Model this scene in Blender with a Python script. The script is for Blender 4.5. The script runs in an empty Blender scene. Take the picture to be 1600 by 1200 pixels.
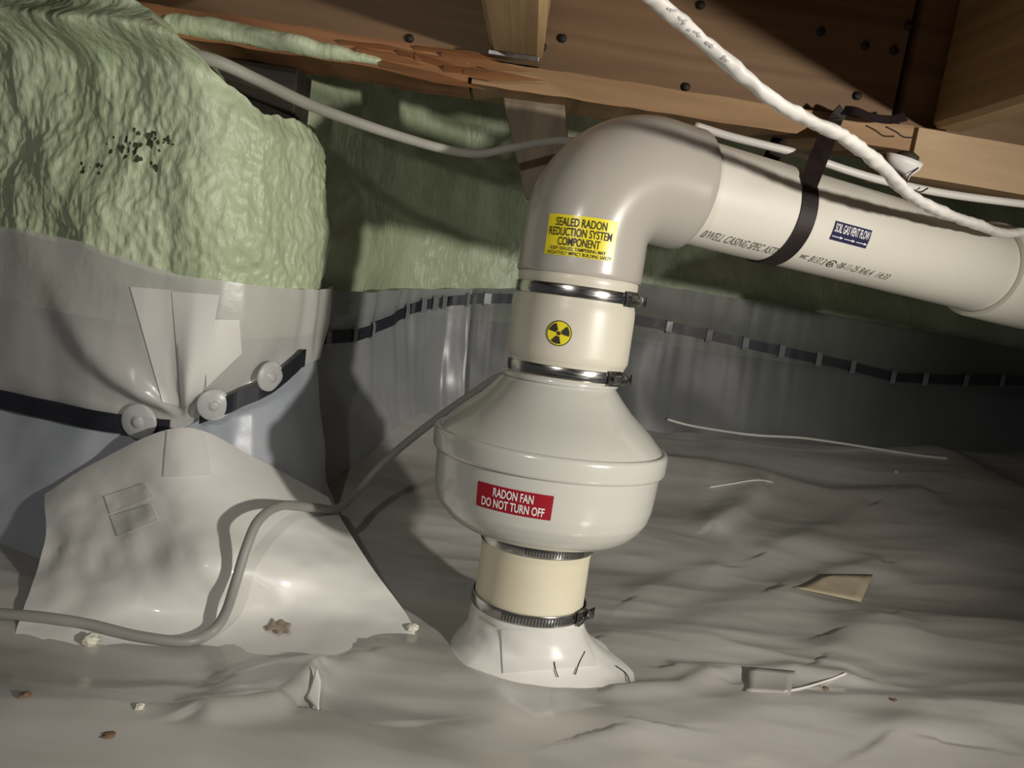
import bpy, math, random
import numpy as np
from math import sin, cos, pi, radians, degrees, atan2, sqrt, exp
from mathutils import Vector, Matrix
from mathutils.bvhtree import BVHTree

random.seed(7)
scn = bpy.context.scene
COL = scn.collection

# ------------------------------------------------------------------ camera
F = 1250.0                       # focal length in pixels of the 1600x1200 frame
PITCH, ROLL = radians(9.5), radians(8.3)
CAM = Vector((0, 0, .45))
cd = bpy.data.cameras.new('camera')
cam = bpy.data.objects.new('camera', cd)
COL.objects.link(cam)
cd.sensor_width = 36.0
cd.lens = F / 1600 * 36
cd.clip_start = .02
_R, _U, _F = Vector((1, 0, 0)), Vector((0, sin(PITCH), cos(PITCH))), Vector((0, cos(PITCH), -sin(PITCH)))
cr = cos(ROLL) * _R + sin(ROLL) * _U
cu = -sin(ROLL) * _R + cos(ROLL) * _U
M = Matrix((cr, cu, -_F)).transposed().to_4x4()
M.translation = CAM
cam.matrix_world = M
scn.camera = cam

# ------------------------------------------------------------------ world, lamps, exposure
w = bpy.data.worlds.new('crawl_space_dark')
scn.world = w
w.use_nodes = True
bg = w.node_tree.nodes['Background']
bg.inputs[0].default_value = (.92, .95, 1, 1)
bg.inputs[1].default_value = .055

def lamp(name, loc, energy, color, size, target=None, angle=None, blend=.5):
    ld = bpy.data.lights.new(name, 'SPOT' if target else 'POINT')
    ld.energy = energy
    ld.color = color
    ld.shadow_soft_size = size
    o = bpy.data.objects.new(name, ld)
    COL.objects.link(o)
    o.location = loc
    if target:
        ld.spot_size = radians(angle)
        ld.spot_blend = blend
        o.rotation_euler = (Vector(target) - Vector(loc)).to_track_quat('-Z', 'Y').to_euler()
    return o

KEY = (.90, .0, .525)
lamp('work_light', KEY, 56, (1, .945, .86), .024, (-.32, .92, .27), 112, 1.0)
lamp('head_lamp', (-.30, -.10, .745), 8.5, (1, .97, .92), .014, (.0, 1.0, .42), 105, 1.0)

scn.view_settings.view_transform = 'Standard'
scn.view_settings.look = 'None'
scn.view_settings.gamma = 1
scn.view_settings.use_curve_mapping = False
scn.view_settings.exposure = -0.08

# ------------------------------------------------------------------ helpers
def ray(px, py):
    x, y = (px - 800) / F, (600 - py) / F
    a = x * cos(ROLL) - y * sin(ROLL)
    b = x * sin(ROLL) + y * cos(ROLL)
    return Vector((a, cos(PITCH) + b * sin(PITCH), -sin(PITCH) + b * cos(PITCH)))

def at(px, py, Y):
    d = ray(px, py)
    return CAM + d * (Y / d.y)

G0 = .018
def flo(px, py, z=.018):
    d = ray(px, py)
    return CAM + d * ((z - CAM.z) / d.z)

_rng = np.random.RandomState(3)
_PERM = np.concatenate([_rng.permutation(256)] * 3)
_G3 = _rng.normal(size=(256, 3))
_G3 /= np.linalg.norm(_G3, axis=1)[:, None]

def noise(x, y, z=0.0):
    x, y, z = np.broadcast_arrays(np.asarray(x, float), np.asarray(y, float), np.asarray(z, float))
    xi, yi, zi = np.floor(x).astype(int), np.floor(y).astype(int), np.floor(z).astype(int)
    fx, fy, fz = x - xi, y - yi, z - zi
    u, v, t = [q * q * q * (q * (q * 6 - 15) + 10) for q in (fx, fy, fz)]
    def g(i, j, k):
        h = _PERM[_PERM[_PERM[(xi + i) & 255] + ((yi + j) & 255)] + ((zi + k) & 255)]
        gr = _G3[h]
        return gr[..., 0] * (fx - i) + gr[..., 1] * (fy - j) + gr[..., 2] * (fz - k)
    L = lambda a, b, q: a + (b - a) * q
    return L(L(L(g(0, 0, 0), g(1, 0, 0), u), L(g(0, 1, 0), g(1, 1, 0), u), v),
             L(L(g(0, 0, 1), g(1, 0, 1), u), L(g(0, 1, 1), g(1, 1, 1), u), v), t)

def fbm(x, y, z=0.0, o=3):
    s, a = 0, 1.0
    for i in range(o):
        s = s + a * noise(x * 2 ** i + 7.3 * i, y * 2 ** i + 3.1 * i, z * 2 ** i + i)
        a *= .5
    return s

def sstep(a, b, x):
    t = np.clip((np.asarray(x, float) - a) / (b - a), 0, 1)
    return t * t * (3 - 2 * t)

def tag(o, label=None, cat=None, group=None, kind=None):
    if label: o['label'] = label
    if cat: o['category'] = cat
    if group: o['group'] = group
    if kind: o['kind'] = kind
    return o

def mesh(name, verts, faces, mat, parent=None, smooth=True, origin=None):
    verts = [Vector(v) for v in verts]
    if origin is not None:
        origin = Vector(origin)
        verts = [v - origin for v in verts]
    me = bpy.data.meshes.new(name)
    me.from_pydata([tuple(v) for v in verts], [], faces)
    me.validate()
    if smooth:
        me.polygons.foreach_set('use_smooth', [True] * len(me.polygons))
    me.materials.append(mat)
    me.update()
    o = bpy.data.objects.new(name, me)
    COL.objects.link(o)
    if origin is not None: o.location = origin
    if parent: o.parent = parent
    return o

def empty(name, loc=(0, 0, 0), matrix=None):
    o = bpy.data.objects.new(name, None)
    o.empty_display_size = .03
    COL.objects.link(o)
    if matrix is not None: o.matrix_world = matrix
    else: o.location = loc
    return o

def gridfaces(nu, nv, closeu=False):
    """verts indexed [v*nu+u]"""
    f = []
    for v in range(nv - 1):
        for u in range(nu if closeu else nu - 1):
            u2 = (u + 1) % nu
            f.append((v * nu + u, v * nu + u2, (v + 1) * nu + u2, (v + 1) * nu + u))
    return f

def revolve(profile, n=64):
    """profile: list of (r, z) from bottom to top (outer surface), angle 0 faces -Y"""
    vs = []
    for r, z in profile:
        for i in range(n):
            a = 2 * pi * i / n
            vs.append((r * sin(a), -r * cos(a), z))
    return vs, gridfaces(n, len(profile), True)

def edge_sharp(o, ang=32):
    o.data.set_sharp_from_angle(angle=radians(ang))
    return o

def frames(pts, up=Vector((0, 0, 1))):
    pts = [Vector(p) for p in pts]
    out, prev = [], None
    for i, p in enumerate(pts):
        t = (pts[min(i + 1, len(pts) - 1)] - pts[max(i - 1, 0)]).normalized()
        if prev is None:
            n = up - t * up.dot(t)
            if n.length < 1e-3: n = Vector((1, 0, 0)) - t * t.x
        else:
            n = prev - t * prev.dot(t)
        n.normalize()
        prev = n
        out.append((p, t, n, t.cross(n)))
    return out

def crom(pts, k=8):
    P = [Vector(p) for p in pts]
    P = [P[0] * 2 - P[1]] + P + [P[-1] * 2 - P[-2]]
    out = []
    for i in range(1, len(P) - 2):
        for j in range(k):
            t = j / k
            a, b, c, d = P[i - 1], P[i], P[i + 1], P[i + 2]
            out.append(.5 * ((2 * b) + (c - a) * t + (2 * a - 5 * b + 4 * c - d) * t * t + (3 * b - a - 3 * c + d) * t ** 3))
    out.append(P[-2].copy())
    return out

def tube(name, pts, rad, mat, parent=None, n=12, k=8, flat=1.0, rfun=None, smoothpath=True):
    path = crom(pts, k) if smoothpath else [Vector(p) for p in pts]
    org = path[0].copy()
    vs = []
    fr = frames(path)
    for i, (p, t, nn, b) in enumerate(fr):
        r = rad if rfun is None else rfun(i / (len(fr) - 1), rad)
        for j in range(n):
            a = 2 * pi * j / n
            vs.append(p + nn * (r * flat * cos(a)) + b * (r * sin(a)))
    fs = gridfaces(n, len(fr), True)
    fs.append(tuple(range(n - 1, -1, -1)))
    m = (len(fr) - 1) * n
    fs.append(tuple(range(m, m + n)))
    return mesh(name, vs, fs, mat, parent, True, org if parent is None else None)

def box_verts(lo, hi, bev=.0):
    x0, y0, z0 = lo
    x1, y1, z1 = hi
    return ([(x0, y0, z0), (x1, y0, z0), (x1, y1, z0), (x0, y1, z0), (x0, y0, z1), (x1, y0, z1), (x1, y1, z1), (x0, y1, z1)],
            [(0, 3, 2, 1), (4, 5, 6, 7), (0, 1, 5, 4), (1, 2, 6, 5), (2, 3, 7, 6), (3, 0, 4, 7)])

def bevel(o, wdt, seg=2):
    m = o.modifiers.new('bevel', 'BEVEL')
    m.width = wdt
    m.segments = seg
    m.limit_method = 'ANGLE'
    return o

def caster(*objs):
    """line-of-sight lookup on meshes already built (first surface met through a pixel)"""
    vs, fs = [], []
    for o in objs:
        b = len(vs)
        off = o.location if o.parent is None else Vector()
        vs += [v.co + off for v in o.data.vertices]
        fs += [tuple(b + i for i in p.vertices) for p in o.data.polygons]
    bv = BVHTree.FromPolygons(vs, fs)
    def f(px, py, nrm=False):
        d = ray(px, py).normalized()
        h = bv.ray_cast(CAM, d)
        if h[0] is None: h = bv.find_nearest(at(px, py, .9))
        n = h[1] if h[1].dot(d) < 0 else -h[1]
        return (h[0], n) if nrm else h[0]
    return f

# ------------------------------------------------------------------ materials
def new_mat(name):
    m = bpy.data.materials.new(name)
    m.use_nodes = True
    nt = m.node_tree
    return m, nt, nt.nodes['Principled BSDF']

def mat(name, c1, c2=None, scale=8, rough=.5, rough2=None, bump=0, bscale=40, metal=0, stretch=(1, 1, 1), spec=.5,
        coat=0, detail=4, lo=.35, hi=.65, bdist=.002, sheet=0, sss=0):
    m, nt, p = new_mat(name)
    N, L = nt.nodes, nt.links
    tc = N.new('ShaderNodeTexCoord')
    mp = N.new('ShaderNodeMapping')
    mp.inputs['Scale'].default_value = stretch
    L.new(tc.outputs['Object'], mp.inputs['Vector'])
    c2 = c2 or c1
    nz = N.new('ShaderNodeTexNoise')
    nz.inputs['Scale'].default_value = scale
    nz.inputs['Detail'].default_value = detail
    L.new(mp.outputs[0], nz.inputs['Vector'])
    r = N.new('ShaderNodeValToRGB')
    r.color_ramp.elements[0].position = lo
    r.color_ramp.elements[1].position = hi
    r.color_ramp.elements[0].color = (*c1, 1)
    r.color_ramp.elements[1].color = (*c2, 1)
    L.new(nz.outputs['Fac'], r.inputs['Fac'])
    L.new(r.outputs[0], p.inputs['Base Color'])
    p.inputs['Roughness'].default_value = rough
    if rough2 is not None:
        mr = N.new('ShaderNodeMapRange')
        mr.inputs['From Min'].default_value = lo
        mr.inputs['From Max'].default_value = hi
        mr.inputs['To Min'].default_value = rough
        mr.inputs['To Max'].default_value = rough2
        L.new(nz.outputs['Fac'], mr.inputs['Value'])
        L.new(mr.outputs[0], p.inputs['Roughness'])
    p.inputs['Metallic'].default_value = metal
    p.inputs['Specular IOR Level'].default_value = spec
    p.inputs['Coat Weight'].default_value = coat
    p.inputs['Coat Roughness'].default_value = .08 if coat != .45 else .16
    if bump:
        nb = N.new('ShaderNodeTexNoise')
        nb.inputs['Scale'].default_value = bscale
        nb.inputs['Detail'].default_value = 5
        L.new(mp.outputs[0], nb.inputs['Vector'])
        bp = N.new('ShaderNodeBump')
        bp.inputs['Strength'].default_value = bump
        bp.inputs['Distance'].default_value = bdist
        L.new(nb.outputs['Fac'], bp.inputs['Height'])
        L.new(bp.outputs[0], p.inputs['Normal'])
    if sheet:                                   # hazy see-through film
        tr = N.new('ShaderNodeBsdfTransparent')
        mx = N.new('ShaderNodeMixShader')
        mx.inputs[0].default_value = 1 - sheet
        out = N['Material Output']
        L.new(tr.outputs[0], mx.inputs[1])
        L.new(p.outputs[0], mx.inputs[2])
        L.new(mx.outputs[0], out.inputs['Surface'])
    return m

def wood(name, c1, c2, c3, axis='X', scale=1.0, rough=.7):
    """long-grained timber: distorted bands along one axis plus fine fibre"""
    m, nt, p = new_mat(name)
    N, L = nt.nodes, nt.links
    tc = N.new('ShaderNodeTexCoord')
    mp = N.new('ShaderNodeMapping')
    s = {'X': (.8, 14, 14), 'Y': (14, .8, 14), 'Z': (14, 14, .8)}[axis]
    mp.inputs['Scale'].default_value = tuple(q * scale for q in s)
    L.new(tc.outputs['Object'], mp.inputs['Vector'])
    n1 = N.new('ShaderNodeTexNoise')
    n1.inputs['Scale'].default_value = 2.2
    n1.inputs['Detail'].default_value = 6
    n1.inputs['Distortion'].default_value = 1.1
    L.new(mp.outputs[0], n1.inputs['Vector'])
    r = N.new('ShaderNodeValToRGB')
    r.color_ramp.elements[0].position = .30
    r.color_ramp.elements[1].position = .72
    r.color_ramp.elements[0].color = (*c1, 1)
    r.color_ramp.elements[1].color = (*c3, 1)
    e = r.color_ramp.elements.new(.5)
    e.color = (*c2, 1)
    L.new(n1.outputs['Fac'], r.inputs['Fac'])
    n2 = N.new('ShaderNodeTexNoise')
    n2.inputs['Scale'].default_value = 2.5
    n2.inputs['Detail'].default_value = 3
    L.new(tc.outputs['Object'], n2.inputs['Vector'])
    mx = N.new('ShaderNodeMix')
    mx.data_type = 'RGBA'
    mx.blend_type = 'MULTIPLY'
    mx.inputs['Factor'].default_value = .45
    L.new(r.outputs[0], mx.inputs['A'])
    L.new(n2.outputs['Fac'], mx.inputs['B'])
    L.new(mx.outputs['Result'], p.inputs['Base Color'])
    p.inputs['Roughness'].default_value = rough
    bp = N.new('ShaderNodeBump')
    bp.inputs['Strength'].default_value = .4
    bp.inputs['Distance'].default_value = .002
    L.new(n1.outputs['Fac'], bp.inputs['Height'])
    L.new(bp.outputs[0], p.inputs['Normal'])
    return m

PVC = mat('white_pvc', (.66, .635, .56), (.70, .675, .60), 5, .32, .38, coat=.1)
PVCE = mat('shade_toned_pvc', (.40, .38, .34), (.44, .415, .37), 4, .22, .28, coat=.25)  # pipe plastic made greyer, the elbow's shade is put into the colour
FANM = mat('fan_plastic', (.55, .545, .50), (.59, .58, .53), 5, .18, .24, coat=.5)
RUB = mat('cream_rubber', (.60, .565, .47), (.66, .625, .52), 9, .34, .42)
RUBL = mat('yellowed_rubber', (.66, .61, .45), (.72, .67, .51), 12, .45, .52)
STEEL = mat('stainless_steel', (.42, .41, .395), (.52, .51, .49), 60, .17, .26, metal=1, stretch=(1, 1, 8))
DSTEEL = mat('dark_screw_steel', (.22, .21, .2), (.34, .33, .31), 60, .3, .45, metal=1)
SLOT = mat('slot_dark', (.03, .03, .03), rough=.6)
YEL = mat('yellow_vinyl', (.78, .66, .02), (.84, .72, .03), 10, .22, .3)
RED = mat('red_vinyl', (.30, .006, .018), (.34, .010, .022), 10, .3, .35)
NAVY = mat('navy_vinyl', (.014, .013, .055), (.02, .018, .07), 10, .35)
INKB = mat('black_ink', (.028, .02, .012), rough=.6)
INKG = mat('grey_ink', (.10, .095, .085), (.17, .16, .14), 300, .6)
INKF = mat('faded_ink', (.36, .35, .35), (.46, .45, .44), 300, .6)
INKW = mat('white_ink', (.84, .82, .80), rough=.5)
STRAPM = mat('black_plastic_strap', (.014, .009, .009), (.022, .014, .014), 30, .45, .55)
FOAM = mat('green_spray_foam', (.44, .515, .325), (.55, .625, .43), 9, .34, .46, bump=.7, bscale=120, bdist=.004, stretch=(1, 1, .42), detail=6)
CONC = mat('blue_grey_concrete', (.20, .225, .26), (.28, .305, .345), 6, .8, bump=.3, bscale=60)
SHEETF = mat('white_floor_sheet', (.30, .283, .255), (.55, .535, .505), 2.6, .34, .22, bump=.25, bscale=4, bdist=.010, stretch=(.6, 2.6, 1), detail=6, lo=.32, hi=.62, coat=.45)
SHEETW = mat('white_reinforced_sheet', (.74, .73, .69), (.80, .79, .75), 4, .34, .45, bump=.25, bscale=14, bdist=.006, coat=.4)
SHEETH = mat('hazy_wall_film', (.62, .615, .585), (.70, .695, .66), 4, .2, .3, bump=.22, bscale=16, bdist=.006, sheet=.30)
SHEETD = mat('shade_toned_film', (.10, .107, .105), (.16, .168, .165), 4, .36, .5, bump=.08, bscale=7, bdist=.006, sheet=.3)  # same film as the side wall, shade of the back wall mixed into its colour
SHEETL = mat('bluish_film', (.46, .50, .56), (.60, .63, .675), 7, .3, .4, bump=.2, bscale=16, bdist=.006, sheet=.25)
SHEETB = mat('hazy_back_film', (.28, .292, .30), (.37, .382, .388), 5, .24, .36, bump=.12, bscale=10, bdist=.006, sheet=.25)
TAPE = mat('white_seam_tape', (.68, .67, .63), (.74, .73, .69), 6, .3, .38, bump=.15, bscale=30)
BATT = mat('black_butyl_strip', (.010, .012, .018), (.018, .021, .03), 20, .4, .55)
WASH = mat('clear_plastic_washer', (.60, .61, .60), (.66, .67, .66), 20, .3, sheet=.25)
CLIPM = mat('film_tab', (.20, .21, .22), (.26, .27, .28), 20, .3, sheet=.15)
GCAB = mat('grey_cable_jacket', (.27, .265, .245), (.32, .315, .29), 14, .42, .5)
WCAB = mat('white_cable_jacket', (.66, .64, .60), (.74, .72, .68), 14, .4, .5, bump=.3, bscale=50)
FCAB = mat('dusty_white_cable', (.36, .355, .30), (.44, .43, .375), 14, .5)
BEAM = wood('brown_beam_wood', (.15, .082, .04), (.215, .123, .06), (.28, .17, .087), 'X', .7)
PLATE = wood('light_plate_wood', (.30, .165, .075), (.42, .25, .12), (.52, .33, .17), 'X')
JOIST = wood('pale_joist_wood', (.36, .22, .10), (.48, .32, .16), (.60, .43, .25), 'Y')
PALE = wood('pale_plate_wood', (.46, .30, .16), (.60, .42, .24), (.70, .52, .33), 'X', .6)
JOISTB = wood('brown_joist_wood', (.26, .16, .075), (.35, .225, .11), (.43, .29, .155), 'Y')
SPLN = wood('raw_split_wood', (.22, .085, .03), (.36, .16, .06), (.46, .24, .10), 'X')
POSTM = wood('grey_post_wood', (.20, .15, .10), (.28, .215, .145), (.34, .27, .19), 'Z')
DARKW = wood('shade_dark_wood', (.035, .028, .02), (.055, .044, .03), (.08, .064, .045), 'X')  # darkness stands for shade in the plate gap and the scrap's hole
SUBF = mat('subfloor_board', (.10, .062, .032), (.16, .10, .055), 14, .8, stretch=(1, 3, 1))
NAIL = mat('rusty_nail', (.014, .010, .008), rough=.7)
CRUMB = mat('foam_crumb', (.72, .70, .58), rough=.8)
DIRT = mat('brown_dirt', (.16, .095, .055), (.24, .15, .09), 60, .9)
SMEAR = mat('dried_mud', (.30, .225, .165), (.44, .36, .29), 90, .8)
MOLD = mat('black_stain', (.03, .032, .015), (.07, .07, .03), 90, .8)
PAPER = mat('tan_paper', (.46, .39, .27), (.56, .49, .36), 20, .6)

# ------------------------------------------------------------------ the ground sheet: one height function for all that lies on it
def segd(X, Y, a, b):
    dx, dy = b[0] - a[0], b[1] - a[1]
    L2 = dx * dx + dy * dy
    t = np.clip(((X - a[0]) * dx + (Y - a[1]) * dy) / L2, 0, 1)
    ex, ey = X - a[0] - t * dx, Y - a[1] - t * dy
    sgn = np.sign(dx * ey - dy * ex)
    return np.sqrt(ex * ex + ey * ey) * sgn, t

FOLDS = []          # (pixel polyline on the ground, height, width, sharp side)
def fold(pts, h, wd, sharp=0):
    q = [flo(*p) for p in pts]
    FOLDS.append(([(v.x, v.y) for v in q], h, wd, sharp))
fold([(1060, 1050), (1170, 1052), (1245, 1042), (1320, 1055)], .012, .018, 1)
fold([(960, 1085), (1060, 1080), (1110, 1062)], .010, .016, 1)
fold([(1170, 1080), (1240, 1092), (1420, 1098)], .007, .02, 1)
fold([(1030, 790), (1180, 810), (1290, 832), (1420, 842)], .016, .03, 1)
fold([(1110, 850), (1150, 838), (1178, 822)], .022, .024, -1)
fold([(1200, 880), (1280, 862), (1340, 850)], .012, .035, 1)
fold([(1040, 655), (1160, 675), (1300, 690), (1480, 716)], .018, .03, 1)
fold([(1230, 925), (1300, 905), (1370, 900)], .012, .03, 1)
fold([(1330, 985), (1420, 965), (1600, 985)], .014, .05, 1)
fold([(1300, 1020), (1380, 975)], .010, .04, 1)
fold([(330, 1135), (420, 1118), (475, 1075)], .020, .024, -1)
fold([(370, 1070), (430, 1052), (490, 1045)], .008, .02, 1)
fold([(0, 1090), (150, 1100), (330, 1090), (440, 1050)], .012, .05, 1)
fold([(480, 1100), (495, 1050), (560, 1030)], .010, .02, 1)
fold([(560, 1140), (660, 1160), (800, 1130), (950, 1140)], .012, .05, 1)
fold([(600, 1010), (690, 1030), (770, 1080)], .009, .03, 1)
fold([(0, 1160), (300, 1180), (560, 1145)], .010, .05, -1)
fold([(1000, 1150), (1200, 1125), (1400, 1160)], .012, .06, 1)
fold([(1400, 1150), (1500, 1110), (1600, 1120)], .012, .05, 1)
fold([(960, 1000), (1080, 985), (1180, 940)], .010, .05, 1)
fold([(1000, 930), (1060, 905), (1120, 900)], .008, .03, 1)
fold([(1050, 760), (1150, 745), (1250, 765)], .010, .03, 1)
fold([(1250, 760), (1400, 790), (1560, 850)], .016, .05, 1)

def ground(x, y):
    X, Y = np.asarray(x, float), np.asarray(y, float)
    wx = X + .05 * noise(X * 3, Y * 3, 4.2)
    wy = Y + .05 * noise(X * 3, Y * 3, 9.7)
    h = .016 * fbm(wx * 2.2 + .3, wy * 4.6 + 1.7, 0.5, 2)
    h = h + .0035 * (1 - np.abs(fbm(wx * 2.8, wy * 8.5, 2.2, 2)) * 2.2)
    h = h + .0012 * (1 - np.abs(noise(wx * 5 + wy * 3, wy * 24 - wx * 4, 6.1)) * 2.5)
    h = h + .0016 * fbm(wx * 3.2, wy * 15, 12.4, 2)
    h = h - .002
    fade = 1 - .75 * np.exp(-(((X - .06) ** 2 + (Y - .83) ** 2) / .11 ** 2))
    h = h * fade
    for pts, hh, wd, sh in FOLDS:
        best, bt = None, None
        for a, b in zip(pts[:-1], pts[1:]):
            d, t = segd(X, Y, a, b)
            if best is None: best, bt = d, t
            else:
                m = np.abs(d) < np.abs(best)
                best = np.where(m, d, best)
        wl = np.where(best * sh > 0, wd * .65, wd * 1.2) if sh else wd
        h = h + .85 * hh * np.exp(-(best / wl) ** 2) * (.7 + .6 * noise(X * 9, Y * 9, hh * 900))
    h = h + G0 + .125 * sstep(1.05, 1.66, Y - .08 * X) + .05 * sstep(.55, 1.5, X) * sstep(.9, 1.5, Y)
    return h

def gz(x, y):
    i = min(max(int(np.searchsorted(gx, x)) - 1, 0), len(gx) - 2)
    j = min(max(int(np.searchsorted(gy, y)) - 1, 0), len(gy) - 2)
    u, v = (x - gx[i]) / (gx[i + 1] - gx[i]), (y - gy[j]) / (gy[j + 1] - gy[j])
    return float((GZ[j, i] * (1 - u) + GZ[j, i + 1] * u) * (1 - v) + (GZ[j + 1, i] * (1 - u) + GZ[j + 1, i + 1] * u) * v)

def on_ground(px, py, lift=0.0):
    return floor_pt(px, py) + Vector((0, 0, lift))

gx = np.concatenate([np.linspace(-1.6, -.7, 40, endpoint=False), np.linspace(-.7, 1.2, 440, endpoint=False), np.linspace(1.2, 2.2, 40)])
gy = np.concatenate([np.linspace(-.8, .42, 30, endpoint=False), np.linspace(.42, 1.75, 400, endpoint=False), np.linspace(1.75, 2.2, 10)])
GX, GY = np.meshgrid(gx, gy)
GZ = ground(GX, GY)
fl = mesh('floor', np.stack([GX, GY, GZ], -1).reshape(-1, 3), gridfaces(len(gx), len(gy)), SHEETF)
tag(fl, kind='structure')
floor_pt = caster(fl)

# ------------------------------------------------------------------ walls: plan path -> surface
def chaikin(pts, it=3):
    P = [np.array(p, float) for p in pts]
    for _ in range(it):
        Q = [P[0]]
        for a, b in zip(P[:-1], P[1:]):
            Q += [a * .75 + b * .25, a * .25 + b * .75]
        Q.append(P[-1])
        P = Q
    return np.array(P)

class Path:
    def __init__(s, pts, it=3):
        s.P = chaikin(pts, it)
        seg = np.linalg.norm(np.diff(s.P, axis=0), axis=1)
        s.S = np.concatenate([[0], np.cumsum(seg)])
        s.L = s.S[-1]
    def pos(s, u):
        return np.stack([np.interp(u, s.S, s.P[:, 0]), np.interp(u, s.S, s.P[:, 1])], -1)
    def nrm(s, u):
        t = s.pos(np.minimum(u + .012, s.L)) - s.pos(np.maximum(u - .012, 0))
        t /= np.linalg.norm(t, axis=-1)[..., None]
        return np.stack([t[..., 1], -t[..., 0]], -1)
    def hit(s, px, py, off=0.0):
        """s, z and point where the line of sight through a pixel meets the wall"""
        d = ray(px, py)
        u = np.linspace(0, s.L, 1500)
        q = s.pos(u) + s.nrm(u) * off
        c = d.x * q[:, 1] - d.y * q[:, 0]
        idx = np.where(np.sign(c[:-1]) != np.sign(c[1:]))[0]
        best = None
        for i in idx:
            k = c[i] / (c[i] - c[i + 1])
            Y = q[i, 1] + k * (q[i + 1, 1] - q[i, 1])
            if Y > .2 and (best is None or Y < best[0]):
                best = (Y, u[i] + k * (u[i + 1] - u[i]))
        if best is None: return None
        p = at(px, py, best[0])
        return best[1], p.z, p

PIL = Path([(-1.5, 1.30), (-.63, 1.0), (-.372, .928), (-.300, 1.05), (-.315, 1.13), (-.42, 1.2)], 3)
BACK = Path([(-.46, 1.12), (-.33, 1.235), (-.20, 1.64), (.4, 1.65), (.85, 1.72), (2.2, 2.0)], 3)

def wall_surface(name, path, us, rows, off, mt, parent=None, capin=0.0):
    """rows: function t->(z array over us); off(u,z) outward offset"""
    U, T = np.meshgrid(us, np.linspace(0, 1, rows[1]))
    Z = rows[0](U, T)
    O = off(U, Z, T)
    p = path.pos(U)
    n = path.nrm(U)
    V = np.concatenate([p + n * O[..., None], Z[..., None]], -1)
    return mesh(name, V.reshape(-1, 3), gridfaces(len(us), rows[1]), mt, parent)

# concrete cores
us = np.linspace(0, PIL.L, 120)
wl = wall_surface('wall_left', PIL, us, (lambda U, T: -.05 + T * .50, 12), lambda U, Z, T: -.03 + 0 * U, CONC)
tag(wl, kind='structure')
us = np.linspace(0, BACK.L, 160)
wb = wall_surface('wall_back', BACK, us, (lambda U, T: -.05 + T * .96, 12), lambda U, Z, T: -.04 + 0 * U, CONC)
tag(wb, kind='structure')

# sprayed foam on the near wall stub
us = np.linspace(.35, PIL.L, 560)
sA = PIL.hit(345, 120)[0]
sB = PIL.hit(455, 185)[0]
_ft = [PIL.hit(q[0], q[1], .03) for q in ((190, -14), (215, 4), (255, 34), (290, 68), (345, 112), (375, 150), (400, 176), (455, 180))]
ftU = np.array([q[0] for q in _ft])
ftZ = np.minimum(np.array([q[1] for q in _ft]), .93)
def ftop(U):
    q = sum(np.interp(U + d, ftU, ftZ) for d in (-.024, -.012, 0, .012, .024)) / 5
    return q + .007 * noise(U * 38, 0 * U, 2.7) + .003 * noise(U * 110, 0 * U, 5.7)
def fz(U, T):
    t = np.clip(T / .9, 0, 1)
    return .30 + (ftop(U) - .30) * t - .02 * sstep(.9, 1, T)
def foff(U, Z, T):
    o = .02 + .030 * fbm(U * 7, Z * 5, 1.3, 2) + .012 * fbm(U * 18, Z * 12, 7.7, 3)
    cell = 1 - np.abs(noise(U * 46, Z * 27, 3.3)) * 2
    cell2 = 1 - np.abs(noise(U * 95, Z * 50, 8.3)) * 2
    o = o + .0012 * cell + .0024 * cell2 + .0015 * noise(U * 190, Z * 100, 5.1)
    # foam creeping out over the timber at the upper left, and a long ledge where a cable is buried
    o = o + .09 * sstep(.62, .76, Z) * (1 - sstep(sA - .16, sA - .03, U)) * (1 + .5 * fbm(U * 9, Z * 9, 2.0, 2))
    zl = .60 + .0 * U
    o = o + .042 * np.exp(-((Z - (.625 + .02 * noise(U * 8, 0 * U, 1.0))) / .018) ** 2) * (1 - sstep(sA - .02, sA + .03, U))
    o = o - .18 * sstep(.9, 1, T) - .012 * sstep(.80, .9, T)
    return o
foam1 = wall_surface('spray_foam', PIL, us, (fz, 300), foff, FOAM, wl)
tag(foam1, 'pale green lumpy spray foam')
# foam on the wall farther back
us = np.linspace(0, BACK.L, 360)
def boff(U, Z, T):
    o = .0 + .028 * fbm(U * 5, Z * 4.5, 11.3, 3)
    return o + .004 * (1 - np.abs(noise(U * 40, Z * 26, 3.9)) * 2)
foam2 = wall_surface('spray_foam', BACK, us, (lambda U, T: .30 + T * .61, 110), boff, FOAM, wb)
tag(foam2, 'dark green spray foam in shade')

# dark mould specks on the foam
foam_pt = caster(foam1)
def specks(name, cx, cy, n, sx, sy, rmax):
    vs, fs = [], []
    for i in range(n):
        c, nn = foam_pt(cx + random.gauss(0, sx), cy + random.gauss(0, sy), True)
        tx = Vector((0, 0, 1)).cross(nn).normalized()
        ty = nn.cross(tx)
        r = random.uniform(.3, 1) * rmax
        k = 8
        b = len(vs)
        vs.append(c + nn * .0006)
        for j in range(k):
            a = 2 * pi * j / k
            rr = r * random.uniform(.5, 1.3)
            vs.append(c + tx * rr * cos(a) + ty * rr * 1.15 * sin(a) + nn * .0003)
        fs += [(b, b + 1 + j, b + 1 + (j + 1) % k) for j in range(k)]
    o = mesh(name, vs, fs, MOLD, wl)
    tag(o, 'dark mould specks on the green foam', kind='stuff')
specks('mould_specks', 195, 231, 26, 17, 11, .0042)
specks('mould_specks', 248, 220, 16, 13, 6, .0045)
specks('mould_specks', 240, 260, 8, 5, 4, .0032)
specks('mould_specks', 150, 260, 7, 12, 5, .003)

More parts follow.
